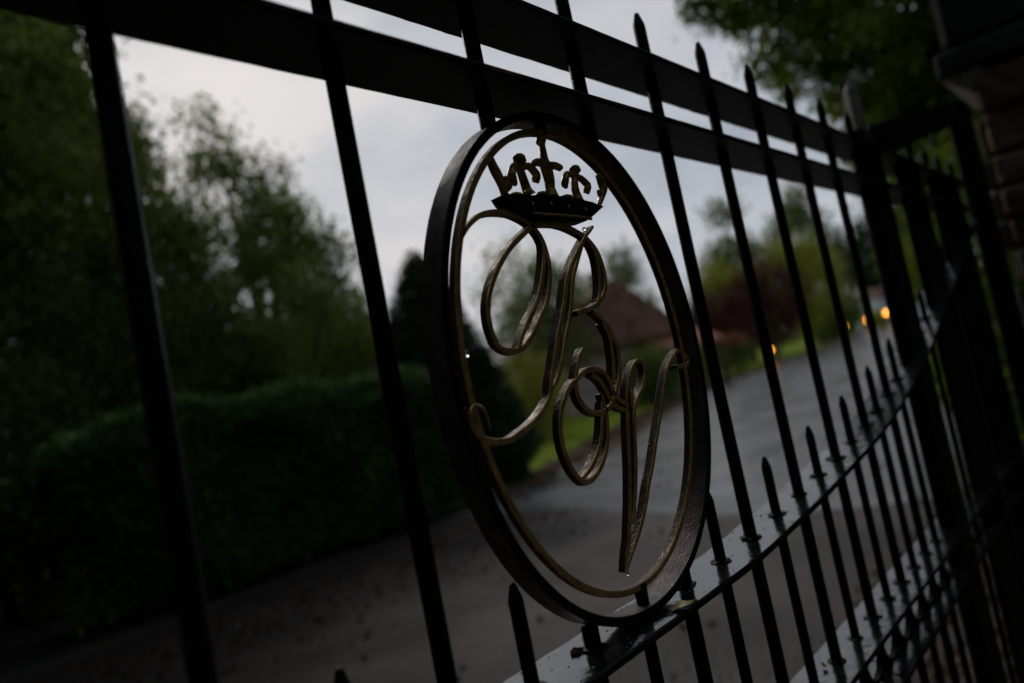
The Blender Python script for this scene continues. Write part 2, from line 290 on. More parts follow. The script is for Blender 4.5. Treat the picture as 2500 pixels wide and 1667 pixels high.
XS = np.array([-.3, .56, .65, .70, .76, .82, .87, .93, .98, 1.06, 1.14, 1.285, 1.41, 1.48, 1.7, 1.96])
ZS = np.array([-.172, -.170, -.162, -.159, -.152, -.1455, -.1400, -.1320, -.1235, -.107, -.088, -.045, 0., .022, .10, .19])
m1 = lambda x: float(np.interp(x, XS, ZS))
m1s = lambda x: sum(m1(x + k * .02) for k in (-2, -1, 0, 1, 2)) / 5
rail('middle_rail', -.25, 1.95, 0, .006, .054, [M_WET, M_BLACK, M_FLAT], zf=m1s, jag=.0005)
rail('lower_rail', -.25, 1.95, -.325, .006, .054, [M_WET, M_BLACK, M_FLAT], jag=.0004)
rail('lower_rail', -.25, 1.95, -.382, .006, .054, [M_WET, M_BLACK, M_FLAT], jag=.0004)
rail('bottom_rail', -.25, 1.95, -1.12, .008, .054, [M_WET, M_BLACK, M_FLAT], jag=.0004)
def bar_mesh(z0, z1, r, tip, name):
    mb = MB(); n = 10
    if tip: prof = [(z0, r), (z1 - 2.6 * r, r), (z1 - 1.9 * r, r * .93), (z1 - .35 * r, r * .46), (z1 - .08 * r, r * .34), (z1, r * .12)]
    else: prof = [(z0, r), (z1, r)]
    mb.tube([(0, 0, z + H) for z, _ in prof], [a for _, a in prof], n); return mb.mesh(name)
PZ = {}
full = bar_mesh(-1.16, .327, .0057, True, 'picket')
up = bar_mesh(.1775, .327, .0057, True, 'picket_above_oval'); low = bar_mesh(-1.16, -.1568, .0057, False, 'picket_below_oval')
for me in (full, up, low): me.materials.append(M_BLACK)
def place(me, x, name, smooth=True):
    o = bpy.data.objects.new(name, me); C.objects.link(o); o.parent = gate; o.location = (x, 0, 0); return o
for n in range(-3, 16):
    if n in (2, 3): place(up, PX(n), 'picket'); place(low, PX(n), 'picket')
    else: place(full, PX(n), 'picket')
for n in range(-3, 15):
    x = PX(n) + .06
    tip = -.1085 if x < .64 else float(np.interp(x, [.64, .659, .79, .9, 1.017, 1.142, 1.3, 1.5, 1.95], [-.107, -.106, -.095, -.079, -.056, -.028, .01, .08, .25]))
    if n == 2: tip = -.176
    me = bar_mesh(-1.16, tip, .0047, n != 2, 'dog_bar'); me.materials.append(M_BLACK)
    place(me, x, 'dog_bar')
# weld collars where the bars pass through the rails
r = random.Random(3)
for n2 in range(-4, 31):
    x = PX(n2 / 2)
    if x > 1.9: break
    for zz in ([m1s(x)] if n2 != 5 else []) + [-.325]:
        mb = MB()
        rr = (.0062 if n2 % 2 == 0 else .0052) - r.uniform(0, .0022)
        
        k = 14; vs = []
        for lev, (ra, dz) in enumerate(((rr + .0044, .0003), (rr + .0036, .0012), (rr - .0006, .0020))):
            for j in range(k):
                q = ra * (1 + r.uniform(-.18, .22) * (1 if lev < 2 else .1)); a = 2 * math.pi * j / k
                vs.append((x + q * math.cos(a), q * math.sin(a), zz + H + dz * r.uniform(.8, 1.25)))
        mb.add(vs, [(l * k + j, l * k + (j + 1) % k, (l + 1) * k + (j + 1) % k, (l + 1) * k + j) for l in (0, 1) for j in range(k)])
        mb.build('weld_collar', M_BLACK, gate, False)
mb = MB(); r = random.Random(21)
for _ in range(330):
    x = .15 + 1.1 * r.random() ** 1.3; yy = r.uniform(-.024, .024) if r.random() < .6 else r.choice((-1, 1)) * r.uniform(.018, .025); q = r.uniform(.0004, .0011) * (2 if r.random() < .06 else 1)
    mb.ball((x, yy, m1s(x) + H), q, r.uniform(.9, 1.8), r.uniform(.8, 1.3), .45, 7, 4)
tag(mb.build('water_beads', M_WET, gate, True), kind='stuff')  # water beads on the rail top, shaped as lumps of its wet paint
# row of little rings between the two lower rails
ringm = MB(); flatbar(ringm, [Vector((.0255 * math.cos(a), .0255 * math.sin(a))) for a in [2 * math.pi * i / 28 for i in range(28)]], .0042, -.0035, .0035, closed=True, mi=(0, 0, 0))
rme = ringm.mesh('scroll_ring'); rme.materials.append(M_BLACK)
for n2 in range(-4, 30):
    o = bpy.data.objects.new('ring', rme); C.objects.link(o); o.parent = gate; o.location = (PX(n2 / 2) + .03, 0, H - .3565)
# stiles
def stile(x0, x1, z0, z1, y):
    MB().box(x0, x1, -y, y, z0 + H, z1 + H, b=.002).build('stile', M_BLACK, gate)
stile(1.212, 1.29, -1.2, .300, .012); stile(1.432, 1.578, -1.2, .262, .006); stile(1.672, 1.925, -1.2, .262, .006)
mb = MB(); mb.tube([(1.247, 0, .285 + H), (1.247, 0, .34 + H), (1.247, 0, .372 + H), (1.247, 0, .383 + H)], [.0135, .013, .011, .003], 4).build('finial', M_PALE, gate)
# the black oval
def oval(a, b, zc, p, n=120):
    P = []
    for i in range(n):
        t = 2 * math.pi * i / n; c, s = math.cos(t), math.sin(t)
        P.append(Vector((.417 + a * math.copysign(abs(c) ** (2 / p), c), zc + H + b * math.copysign(abs(s) ** (2 / p), s))))
    return P
mb = MB(); flatbar(mb, oval(.145 - .003, .1825 - .003, .0127, 2.08), .0062, -.0095, .0095, bev=.0008, closed=True, wob=.03)
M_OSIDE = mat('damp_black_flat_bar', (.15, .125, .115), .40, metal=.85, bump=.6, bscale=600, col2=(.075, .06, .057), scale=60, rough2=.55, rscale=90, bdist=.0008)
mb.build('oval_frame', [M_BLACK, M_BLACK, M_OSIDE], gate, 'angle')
GO = oval(.1265, .167, .0162, 2.0)
mb = MB(); flatbar(mb, GO, .0047, -.0033, .0030, bev=.0005, closed=True, wob=.03)
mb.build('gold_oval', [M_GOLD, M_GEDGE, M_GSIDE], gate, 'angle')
for z0, z1 in ((.181, .197), (-.170, -.149)):
    mb = MB(); mb.tube([(.4165 - (.002 if z0 > 0 else -.003), 0, z0 + H), (.4165 - (.002 if z0 > 0 else -.003), 0, z1 + H)], [.0042, .005], 8); mb.build('spacer', M_BLACK, gate, True)
# monogram
G = lambda p: Vector((.417 + p[0] * 1e-4, p[1] * 1e-4 + H))
mb = MB(); dz = 0
for i, (k, P) in enumerate(STROKES.items()):
    Q = resample(catmull([G(p) for p in P], 6), .0028)
    e = (i % 4) * .00012
    tp = {'stem_left': (.55, .3), 'v_stem': (1, .6), 'v_right': (1, .6), 'v_tip': (.4, 1), 'lower_loop': (1, .5), 'big_loop': (.8, 1.2)}.get(k, (.75, .75))
    flatbar(mb, Q, .0040 if k not in ('stem_left', 'second_bowl', 'big_loop', 'lower_loop') else .0042, -.0033 - e, .0030 + e, bev=.0005, taper=tp, wob=.03)
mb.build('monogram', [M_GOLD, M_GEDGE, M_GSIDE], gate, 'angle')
# crown
cr = {k: [G(p) for p in v] for k, v in CROWN.items()}
B = cr['band']; mbb = MB(); k = len(B)
vs = [(p.x, -.0055, p.y) for p in B] + [(p.x, .0055, p.y) for p in B]
mbb.add(vs, [tuple(range(k)), tuple(range(2 * k - 1, k - 1, -1))] + [(i, (i + 1) % k, k + (i + 1) % k, k + i) for i in range(k)])
crown = mbb.build('crown', M_BLACK, gate)
mb = MB(); mb.tube([(p.x, -.0062, p.y) for p in catmull(cr['rim'], 4)], .0011, 6).build('rim', M_GOLD, crown, True)
mb = MB()
for q in ('d1', 'd2', 'd3', 'd4'):
    p = cr[q][0]; mb.add([(p.x - .0016, -.0052, p.y), (p.x, -.0052, p.y + .0024), (p.x + .0016, -.0052, p.y), (p.x, -.0052, p.y - .0024), (p.x, -.0070, p.y)], [(0, 1, 4), (1, 2, 4), (2, 3, 4), (3, 0, 4)])
mb.build('studs', M_GOLD, crown)
mb = MB()
for p, s in zip(cr['bumps'][:4], (1.2, 1.1, 1.1, .9)): mb.ball((p.x, -.0012, p.y - .0008), .0037 * s, 1.35, 1.1, .62)
mb.ball((cr['bumps'][4].x, -.004, cr['bumps'][4].y), .0026)
mb.build('beading', M_BRASS, crown, True)
def fleur(f, s):
    mb = MB(); y = -.001
    P3 = lambda l: [(p.x, y + yy, p.y) for p, yy in l]
    mid = (f[0] + f[1]) / 2
    smooth_tube(mb, P3([(f[1] - Vector((0, .003 * s)), 0), (f[1] + Vector((0, .001)), 0), (mid, -.001), (f[0] - Vector((0, .002 * s)), 0), (f[0], 0)]), [.0024 * s, .0030 * s, .0043 * s, .0030 * s, .0008], 10)
    smooth_tube(mb, P3([(f[4], 0), (f[2] + Vector((.004 * s, .0045 * s)), -.001), (f[2], -.002), ((f[2] + f[3]) / 2 + Vector((-.0006, 0)), -.0015), (f[3] + Vector((.001, .001)), 0), (f[3] + Vector((.003 * s, -.0006)), .001)]), [.0018 * s, .0024 * s, .0026 * s, .0027 * s, .0025 * s, .0014 * s], 10)
    smooth_tube(mb, P3([(f[4] + Vector((.002, 0)), 0), (f[5], -.001), (f[6], -.002), ((f[6] + f[7]) / 2, -.0015), (f[7], 0)]), [.0018 * s, .0024 * s, .0026 * s, .0028 * s, .0022 * s], 10)
    smooth_tube(mb, P3([(f[1], 0), (f[8], 0), (f[9], 0), (f[10], 0)]), [.0024 * s, .0026 * s, .0029 * s, .0044 * s], 10)
    mb.build('fleur', M_BRASS, crown, True)
fleur(cr['f1'], 1.18); fleur(cr['f2'], 1.1)
P3 = lambda l, y=0.: [(p.x, y, p.y) for p in l]
mb = MB(); smooth_tube(mb, P3(cr['mast']), [.0032, .0040, .0022, .0032, .0044, .0040, .0036, .0052], 10)
wg = cr['wing']; smooth_tube(mb, P3([wg[0] + Vector((0, -.0008)), wg[0] + Vector((.0015, .0012)), wg[1], wg[2], wg[3], wg[4] + Vector((-.001, .001)), wg[4]], -.0015), [.0014, .0027, .0030, .0032, .0030, .0027, .0012], 10)
mb.build('mast', M_BRASS, crown, True)
mb = MB(); smooth_tube(mb, P3(cr['lhalf']), [.0026, .0033, .0036, .0033, .0030, .0026])
smooth_tube(mb, P3([cr['lball'][0] + Vector((-.003, 0)), cr['lball'][0], cr['lball'][1], cr['lhalf'][4]]), [.0016, .0028, .0036, .0026], 8)
mb.build('half_fleur', M_BRASS, crown, True)
mb = MB(); smooth_tube(mb, P3(cr['rhalf'])[:6], [.0022, .0034, .0036, .0026, .0020, .0020], 8)
smooth_tube(mb, P3([cr['rhalf'][3], cr['rball'][0] + Vector((.001, -.002)), cr['rball'][0] + Vector((-.001, .001))]), [.0026, .0024, .0012], 8)
mb.build('half_fleur', M_BRASS, crown, True)

# ------------------------------------------------------------------ drops and leaves resting on the gate
def drop(x, y, z, r, label, sz=1.25):
    mb = MB(); mb.ball((0, 0, 0), r, 1, 1, sz, 12, 9); o = mb.build('water_drop', M_WATER, None, True); o.location = (x, y, z + H)
    tag(o, label, 'water drop', 'water drops on the gate')
gx = lambda p: (.417 + p[0] * 1e-4, p[1] * 1e-4)
drop(.417 - .0115, D - .002, -.1375, .0016, 'bright drop hanging from the pointed foot of the V')
drop(.417 + .0222, D - .002, .1105, .0014, 'tiny drop hanging under the crown band')
drop(.417 + .0160, D - .0045, -.0148, .0015, 'drop on the knot joining the lower letters')
drop(.417 - .1250, D - .0045, .0285, .0018, 'amber drop beading on the left side of the gold oval')
def leaf(name, pos, rz, size, m, label, curl=.3, stem=True, tilt=0, rx=0):
    n = 9; vs = []; fs = []
    for i in range(n + 1):
        u = i / n; wv = math.sin(math.pi * u ** .8) * .28 * (1 + .15 * math.sin(17 * u))
        for j in (-1, -.5, 0, .5, 1):
            vs.append((size * (u - .5), size * wv * j, size * (.05 * math.sin(3 * u) + curl * wv * (1 - abs(j)) * -.4 + curl * .10 * j * j + .02 * math.sin(11 * u + 3 * j))))
    for i in range(n):
        for j in range(4): fs.append((i * 5 + j, i * 5 + j + 1, i * 5 + 6 + j, i * 5 + 5 + j))
    mb = MB().add(vs, fs)
    if stem: mb.tube([(size * .45, 0, size * .0), (size * .7, size * .03, size * .03), (size * .95, size * .02, size * .12)], [size * .018, size * .014, size * .018], 6)
    o = mb.build(name, m, None, True); o.location = pos; o.rotation_euler = (rx, tilt, rz)
    return tag(o, label, 'leaf')
leaf('fallen_leaf', (.4325, .2865, H - .1690), math.radians(-58), .023, M_LEAFDEAD, 'small yellow and brown leaf with a stalk, overhanging the middle rail below the oval', curl=.35, rx=.02, tilt=-.20)
leaf('curled_leaf', (.3475, .316, H - .170), math.radians(-20), .010, M_LEAFBR, 'crumpled brown leaf scrap at the foot of the left bar under the oval', curl=1.6, stem=False, rx=.3)
leaf('curled_leaf', (.6987, .316, H - .322), .8, .010, M_LEAFBR, 'orange brown leaf scrap on the lower rail near the bottom edge', curl=1.4, stem=False, rx=.5)
mb = MB(); r = random.Random(5)
for _ in range(70):
    t = r.random(); mb.ball((.345 + t * .014 + r.gauss(0, .001), .318 - t * .010 + r.gauss(0, .0015), H - .1715 + r.uniform(0, .001)), r.uniform(.0005, .0013), u=5, vv=3)
tag(mb.build('debris', M_LEAFBR), 'crumbs of brown plant debris on the wet rail', 'debris', kind='stuff')

# ------------------------------------------------------------------ hinge post, brace, pillar
post = thing('hinge_post', (2.10, D, 0), 'tall black square post at the hinge side of the gate with a sloping brace', 'post')
MB().box(0, .08, -.03, .012, 0, .50 + H, b=.004).build('shaft', M_BLACK, post)
mb = MB()
a, b2 = Vector((1.335 - 2.10, -.008, .325 + H)), Vector((-.001, -.008, .497 + H)); th = .055
vs = []
for p in (a, b2):
    for y in (-.018, .015):
        for z in (0, -th): vs.append((p.x, y, p.z + z))
mb.add(vs, [(0, 1, 3, 2), (4, 6, 7, 5), (0, 4, 5, 1), (2, 3, 7, 6), (0, 2, 6, 4), (1, 5, 7, 3)]).build('brace', M_BLACK, post)
pil = thing('stone_pillar', (2.62, -.02, 0), 'dark rough stone gate pillar with an overhanging cap', 'pillar')
r = random.Random(11); mb = MB()
mb.box(-.27, .27, -.27, .27, 0, 1.86, 1)
z = 0.0
while z < 1.84:
    h = r.uniform(.07, .13); h = min(h, 1.85 - z)
    for side in range(4):
        t = -.30
        while t < .27:
            l = r.uniform(.10, .26); t2 = min(t + l, .30); o = r.uniform(.0, .04)
            if .30 - t2 < .07: t2 = .30
            g = .006
            if side == 0: mb.box(t + g, t2 - g, -.30 - o, -.2, z + g, z + h - g, 0, b=.009)
            elif side == 1: mb.box(t + g, t2 - g, .2, .30 + o, z + g, z + h - g, 0, b=.009)
            elif side == 2: mb.box(-.302 - o, -.2, t + g, t2 - g, z + g, z + h - g, 0, b=.009)
            else: mb.box(.2, .302 + o, t + g, t2 - g, z + g, z + h - g, 0, b=.009)
            t = t2
    z += h
mb.build('shaft', [M_STONE, M_MORTAR], pil)
mb = MB(); mb.box(-.34, .34, -.37, .37, 1.86, 1.93, b=.012); mb.box(-.33, .33, -.345, .345, 1.931, 2.12, b=.02); mb.box(-.22, .22, -.22, .22, 2.121, 2.20, b=.03)
mb.build('cap', M_CAP, pil)
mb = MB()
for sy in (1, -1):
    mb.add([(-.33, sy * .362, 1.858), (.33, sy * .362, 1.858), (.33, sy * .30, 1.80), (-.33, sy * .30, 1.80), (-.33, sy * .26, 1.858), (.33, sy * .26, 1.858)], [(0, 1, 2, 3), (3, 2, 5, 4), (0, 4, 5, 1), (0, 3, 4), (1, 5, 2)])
mb.build('ledge_sheen', M_PALE, pil)  # pale sloped strip: sky sheen of the wet ledge put into its colour

# ------------------------------------------------------------------ vegetation
def leafcloud(name, centers, sig, n, size, m, parent, seed, flat=0., asp=.55):
    rg = np.random.default_rng(seed); cs = np.array(centers, float); k = len(cs)
    idx = rg.integers(0, k, n); sg = sig[idx] if isinstance(sig, np.ndarray) else sig
    P = cs[idx] + rg.normal(0, 1, (n, 3)) * (sg[:, None] if isinstance(sg, np.ndarray) else sg)
    A = rg.normal(0, 1, (n, 3)); A /= np.linalg.norm(A, axis=1)[:, None]
    Bv = rg.normal(0, 1, (n, 3)); Bv -= (Bv * A).sum(1)[:, None] * A; Bv /= np.linalg.norm(Bv, axis=1)[:, None]
    s = size * rg.uniform(.6, 1.35, n)[:, None]; Nn = np.cross(A, Bv)
    V = np.stack([P - A * s * .5, P + Bv * s * asp * .5 + Nn * s * .08, P + A * s * .5, P - Bv * s * asp * .5 + Nn * s * .08], 1).reshape(-1, 3)
    me = bpy.data.meshes.new(name); me.vertices.add(len(V)); me.vertices.foreach_set('co', V.ravel())
    me.loops.add(n * 4); me.loops.foreach_set('vertex_index', np.arange(n * 4, dtype=np.int32))
    me.polygons.add(n); me.polygons.foreach_set('loop_start', np.arange(0, n * 4, 4, dtype=np.int32))
    me.update(calc_edges=True); me.validate()
    return link(name, me, m, parent)
def blobs_points(blobs, k, seed, shell=.55):
    rg = np.random.default_rng(seed); out = []
    vol = np.array([b[3] * b[4] * b[5] for b in blobs]) ** .7; vol /= vol.sum()
    for b, f in zip(blobs, vol):
        n = max(3, int(k * f)); d = rg.normal(0, 1, (n, 3)); d /= np.linalg.norm(d, axis=1)[:, None]
        rr = (shell + (1 - shell) * rg.random(n)) ** .8
        out.append(np.array(b[:3]) + d * rr[:, None] * np.array(b[3:6]))
    return np.concatenate(out)
def tree(name, label, cat, x, y, blobs, m, nclump, n, size, sig, trunk, seed, group=None, limbs=10, shell=.5, k=1.):
    blobs = [tuple(q * k for q in bb) for bb in blobs]; size *= k; sig *= k; trunk *= k
    t = thing(name, (x, y, 0), label, cat, group)
    pts = blobs_points(blobs, nclump, seed, shell); rg = random.Random(seed)
    top = max(b[2] for b in blobs)
    if trunk:
        mb = MB(); spine = [Vector((0, 0, -.05)), Vector((rg.uniform(-.1, .1) * trunk * 4, 0, top * .3)), Vector((rg.uniform(-.2, .2), rg.uniform(-.2, .2), top * .65)), Vector((blobs[0][0] * .7, blobs[0][1] * .7, top * .95))]
        sp = catmull(spine, 6); mb.tube(sp, [trunk * (1.25 - 1.05 * i / (len(sp) - 1)) for i in range(len(sp))], 9)
        mb.build('trunk', M_BARK, t, True)
        mb = MB()
        for i in range(limbs):
            q = Vector(pts[rg.randrange(len(pts))]); s = sp[rg.randrange(len(sp) // 3, len(sp) - 1)]
            mid = s.lerp(q, .5) + Vector((0, 0, .12 * (q - s).length)); c = catmull([s, mid, q], 4)
            mb.tube(c, [trunk * .38 * (1 - .85 * j / (len(c) - 1)) for j in range(len(c))], 6)
        mb.build('limbs', M_BARK, t, True)
    leafcloud('crown', pts, sig, n, size, m, t, seed + 1)
    return t
P = lambda az, d: (d * math.sin(math.radians(az)), d * math.cos(math.radians(az)))
# trees behind the hedge, left to right
x, y = P(9, 12.5); tree('dense_tree', 'tall dense olive green tree at the far left behind the hedge', 'tree', x, y, [(0, 0, 6.2, 2.6, 2.4, 3.6), (.9, 0, 7.6, 1.6, 1.6, 1.9), (.2, 0, 3.6, 2.4, 2, 2.2)], M_LV_OLIVE, 300, 62000, .13, .31, .22, 21, 'trees behind the hedge')
x, y = P(19.5, 14); tree('broadleaf_tree', 'broad dark tree with a sloping right shoulder behind the hedge', 'tree', x, y, [(-.5, 0, 5.6, 1.5, 1.8, 2.9), (.35, 0, 4.4, 1.1, 1.6, 2.4), (-1.0, .3, 8.0, .8, .9, 1.2), (0.2, 0, 2.6, 2.3, 2, 1.8)], M_LV_OLIVE, 240, 46000, .13, .28, .2, 22, 'trees behind the hedge')
x, y = P(28.2, 16); tree('airy_tree', 'lighter open crowned tree with sky showing through its branches', 'tree', x, y, [(-.35, 0, 7.7, .55, .8, 1.0), (.1, 0, 6.2, 1.2, 1.4, 1.7), (1.1, 0, 5.9, .9, 1.2, 1.1), (1.75, 0, 4.6, .9, 1.1, 1.3), (0, 0, 4, 1.7, 1.6, 1.6)], M_LV_OLIVE, 125, 13000, .14, .24, .15, 23, 'trees behind the hedge', 26)
x, y = P(33.3, 16.5); tree('airy_tree', 'thin small leaved tree beside the conifer, its outer twigs against the sky', 'tree', x, y, [(-.2, 0, 4.5, .8, 1, 1.2), (.1, 0, 3.6, .7, .9, 1.0), (-.6, 0, 2.6, 1.3, 1, 1.0)], M_LV_OLIVE, 70, 3600, .14, .22, .1, 24, 'trees behind the hedge', 18)
x, y = P(31.5, 11.5); tree('rounded_bush', 'big rounded olive bush rising behind the right part of the hedge', 'bush', x, y, [(-.2, 0, 2.3, 1.45, 1.2, 1.55), (.6, 0, 1.7, 1.0, 1.0, 1.2)], M_LV_OLIVE, 110, 16000, .08, .19, .07, 25, None, 8)
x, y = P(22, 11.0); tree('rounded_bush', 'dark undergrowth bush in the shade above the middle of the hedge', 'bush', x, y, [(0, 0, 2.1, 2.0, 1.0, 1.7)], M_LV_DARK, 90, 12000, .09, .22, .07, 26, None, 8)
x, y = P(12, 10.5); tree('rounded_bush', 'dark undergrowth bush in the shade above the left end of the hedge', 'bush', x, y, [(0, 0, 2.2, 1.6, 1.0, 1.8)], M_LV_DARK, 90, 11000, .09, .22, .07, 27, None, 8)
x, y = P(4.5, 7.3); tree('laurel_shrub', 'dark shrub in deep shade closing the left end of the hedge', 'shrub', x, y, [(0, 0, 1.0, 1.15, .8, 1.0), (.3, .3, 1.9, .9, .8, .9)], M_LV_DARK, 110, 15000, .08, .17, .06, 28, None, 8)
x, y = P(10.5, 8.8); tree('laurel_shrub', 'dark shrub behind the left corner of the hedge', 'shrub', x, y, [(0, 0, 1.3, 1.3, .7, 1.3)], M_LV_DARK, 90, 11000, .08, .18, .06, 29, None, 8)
# hedge
hd = thing('trimmed_hedge', (3.6, 7.1, 0), 'trimmed dark green hedge beside the drive', 'hedge')
rg = np.random.default_rng(4)
n = 46000; face = rg.random(n); X = rg.uniform(-2.0, 2.35, n); Y = np.where(face < .55, -.55 + rg.normal(0, .05, n), rg.uniform(-.6, .6, n)); Z = np.where(face < .55, rg.uniform(.1, 1.68, n), 1.69 + rg.normal(0, .04, n))
en = face > .88; X = np.where(en, 2.38 + rg.normal(0, .05, n), X); Z = np.where(en, rg.uniform(.05, 1.68, n), Z)
rr = np.clip(X - 1.9, 0, 1); Z -= rr ** 2 * .55 * (Z > 1.2); Z -= np.clip(-1.3 - X, 0, 1) ** 2 * .6 * (Z > 1.2)
Z += .05 * np.sin(X * 5.1) * (Z > 1.5); Y += .06 * np.sin(X * 3.3 + Z * 2.7) * (face < .55)
leafcloud('foliage', np.stack([X, Y, Z], 1), .03, 52000, .055, M_LV_HEDGE, hd, 31)
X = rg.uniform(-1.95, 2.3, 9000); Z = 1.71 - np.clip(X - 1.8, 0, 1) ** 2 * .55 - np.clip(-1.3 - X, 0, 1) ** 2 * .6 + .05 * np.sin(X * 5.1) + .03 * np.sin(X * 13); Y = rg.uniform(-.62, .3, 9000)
leafcloud('skylit_top', np.stack([X, Y, Z - .16 * (Y < -.52)], 1), .03, 9000, .05, M_LV_TOPLIT, hd, 32)  # lighter leaves along the hedge top: skylight put into their colour
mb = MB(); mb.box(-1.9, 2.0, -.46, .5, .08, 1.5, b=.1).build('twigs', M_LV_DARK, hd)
# conifer
cf = thing('cone_conifer', (7.25, 8.35, 0), 'dark cone shaped conifer right of the hedge', 'conifer')
rg = np.random.default_rng(8); n = 1600; u = rg.random(n) ** .7; a = rg.uniform(0, 2 * math.pi, n); zz = 3.58 * (1 - u); rad = 1.5 * np.minimum(1, u ** .80) * np.minimum(1, .35 + (zz + .1) * 1.6) * rg.uniform(.8, 1.03, n)
leafcloud('crown', np.stack([rad * np.cos(a), rad * np.sin(a), zz + .08], 1), .06, 60000, .055, M_LV_CON, cf, 9)
mb = MB(); mb.tube([(0, 0, 0), (0, 0, 1), (0, 0, 2), (0, 0, 3.3)], [1.2, 1.0, .6, .02], 12).build('inner_branches', M_LV_CON, cf, True)
# far trees
x, y = P(49.6, 26); tree('pale_tree', 'soft grey green tree with thin foliage behind the monogram', 'tree', x, y, [(-.3, 0, 4.9, 1.6, 1.5, 1.7), (.9, 0, 4.2, 1.6, 1.4, 1.6), (0, 0, 2.7, 2.2, 1.8, 1.6)], M_LV_GREY, 120, 12000, .16, .34, .12, 41, 'distant trees', 14)
x, y = P(57.4, 42); tree('pale_tree', 'slim grey green tree standing just above the house roof', 'tree', x, y, [(0, 0, 7.3, .8, .8, 1.4), (.1, 0, 5.2, 1.4, 1.3, 2.2), (-.6, 0, 3.2, 2.2, 2, 2.0)], M_LV_GREY, 90, 7000, .22, .34, .14, 42, 'distant trees', 10)
x, y = P(53.2, 36); tree('pale_tree', 'low pale tree left of the house roof', 'tree', x, y, [(0, 0, 4.4, 1.8, 1.5, 1.9), (.3, 0, 2.2, 2.4, 2, 1.6)], M_LV_GREY, 80, 6000, .2, .34, .14, 43, 'distant trees', 10)
x, y = P(65.6, 60); tree('pale_tree', 'pointed yellowish green tree behind the maroon shrubs', 'tree', x, y, [(0, 0, 7.2, .7, .7, 1.4), (.2, 0, 5.0, 1.4, 1.3, 1.9), (-.9, 0, 4.2, 1.2, 1.2, 1.6), (0, 0, 2.6, 2.4, 2, 2)], M_LV_GREY, 110, 8500, .22, .34, .14, 44, 'distant trees', 10, k=1.58)
x, y = P(70.6, 80); tree('tall_tree', 'tallest green tree far down the drive', 'tree', x, y, [(0, 0, 8.3, .9, .9, 1.6), (.3, 0, 5.8, 1.9, 1.6, 2.4), (0, 0, 3.2, 2.6, 2, 2.4)], M_LV_GREY, 110, 9000, .25, .36, .16, 45, 'distant trees', 10, k=1.82)
x, y = P(74.2, 150); tree('dark_tree', 'dark green tree where the drive disappears', 'tree', x, y, [(-1.6, 0, 6.0, 1.6, 2, 2.6), (1.2, 0, 5.4, 1.6, 2, 2.2), (0, 0, 3.2, 3.8, 2.5, 2.8)], M_LV_CON, 120, 10000, .34, .5, .2, 46, 'distant trees', 10, k=2.42)
x, y = P(77.8, 145); tree('dark_tree', 'dark green tree right of the end of the drive', 'tree', x, y, [(0, 0, 5.6, 2.6, 2.4, 3.2), (0, 0, 3., 3., 2.5, 2.8)], M_LV_CON, 100, 9000, .34, .5, .2, 47, 'distant trees', 10, k=2.42)
x, y = P(69.6, 66); tree('yellow_green_bush', 'round yellow green bush right of the maroon shrubs', 'bush', x, y, [(0, 0, 2.9, 2.2, 1.6, 2.1), (-1.3, 0, 3.0, 1.2, 1, 1.3)], M_LV_YEL, 100, 9000, .16, .3, .09, 48, None, 8, k=2.0)
x, y = P(64.3, 52); tree('yellow_green_bush', 'yellow green bush between the roof and the maroon shrubs', 'bush', x, y, [(0, 0, 2.7, 1.7, 1.4, 1.9)], M_LV_YEL, 80, 6500, .16, .3, .09, 49, None, 8, k=1.53)
x, y = P(63.6, 42); tree('maroon_shrub', 'dark maroon shrub nearer the house', 'shrub', x, y, [(0, 0, 1.55, 1.3, 1, 1.25)], M_LV_MAR, 80, 7500, .11, .2, .06, 50, 'maroon shrubs', 6, k=1.68)
x, y = P(67.3, 50); tree('maroon_shrub', 'taller dark maroon shrub behind the lawn edge, farther from the house', 'shrub', x, y, [(0, 0, 2.0, 1.7, 1.2, 1.7)], M_LV_MAR, 90, 9000, .11, .22, .06, 51, 'maroon shrubs', 6, k=1.85)
x, y = P(71.5, 82); tree('dark_shrub', 'low dark green shrub along the lawn before the lamps', 'shrub', x, y, [(0, 0, .9, 2.6, 1, 1.0), (2.6, .8, .9, 2, 1, .9)], M_LV_MID, 90, 8000, .14, .25, .05, 52, None, 6, k=2.41)
rg = np.random.default_rng(76)
n = 900; az = np.radians(rg.uniform(-5, 40, n)); dd = rg.uniform(24, 27, n)
Q = np.stack([dd * np.sin(az), dd * np.cos(az), rg.uniform(0, 1, n) * (5.2 + .8 * np.sin(az * 23)) * np.interp(np.degrees(az), [0, 30, 40], [1, .95, .55])], 1)
o = leafcloud('background_thicket', Q, .5, 24000, .42, M_LV_DARK, None, 79); tag(o, 'dark thicket closing the gaps under the trees behind the hedge', 'thicket', kind='stuff')
rg = np.random.default_rng(77); n = 1500; az = np.radians(rg.uniform(36, 90, n)); dd = rg.uniform(205, 235, n)
Q = np.stack([dd * np.sin(az), dd * np.cos(az), rg.uniform(0, 1, n) * (7.5 + 2.5 * np.sin(az * 37) + 1.5 * np.sin(az * 91))], 1)
o = leafcloud('distant_woods', Q, 1.1, 26000, 1.5, M_LV_GREY, None, 78); tag(o, 'low band of distant woodland beyond the garden', 'woodland', kind='stuff')
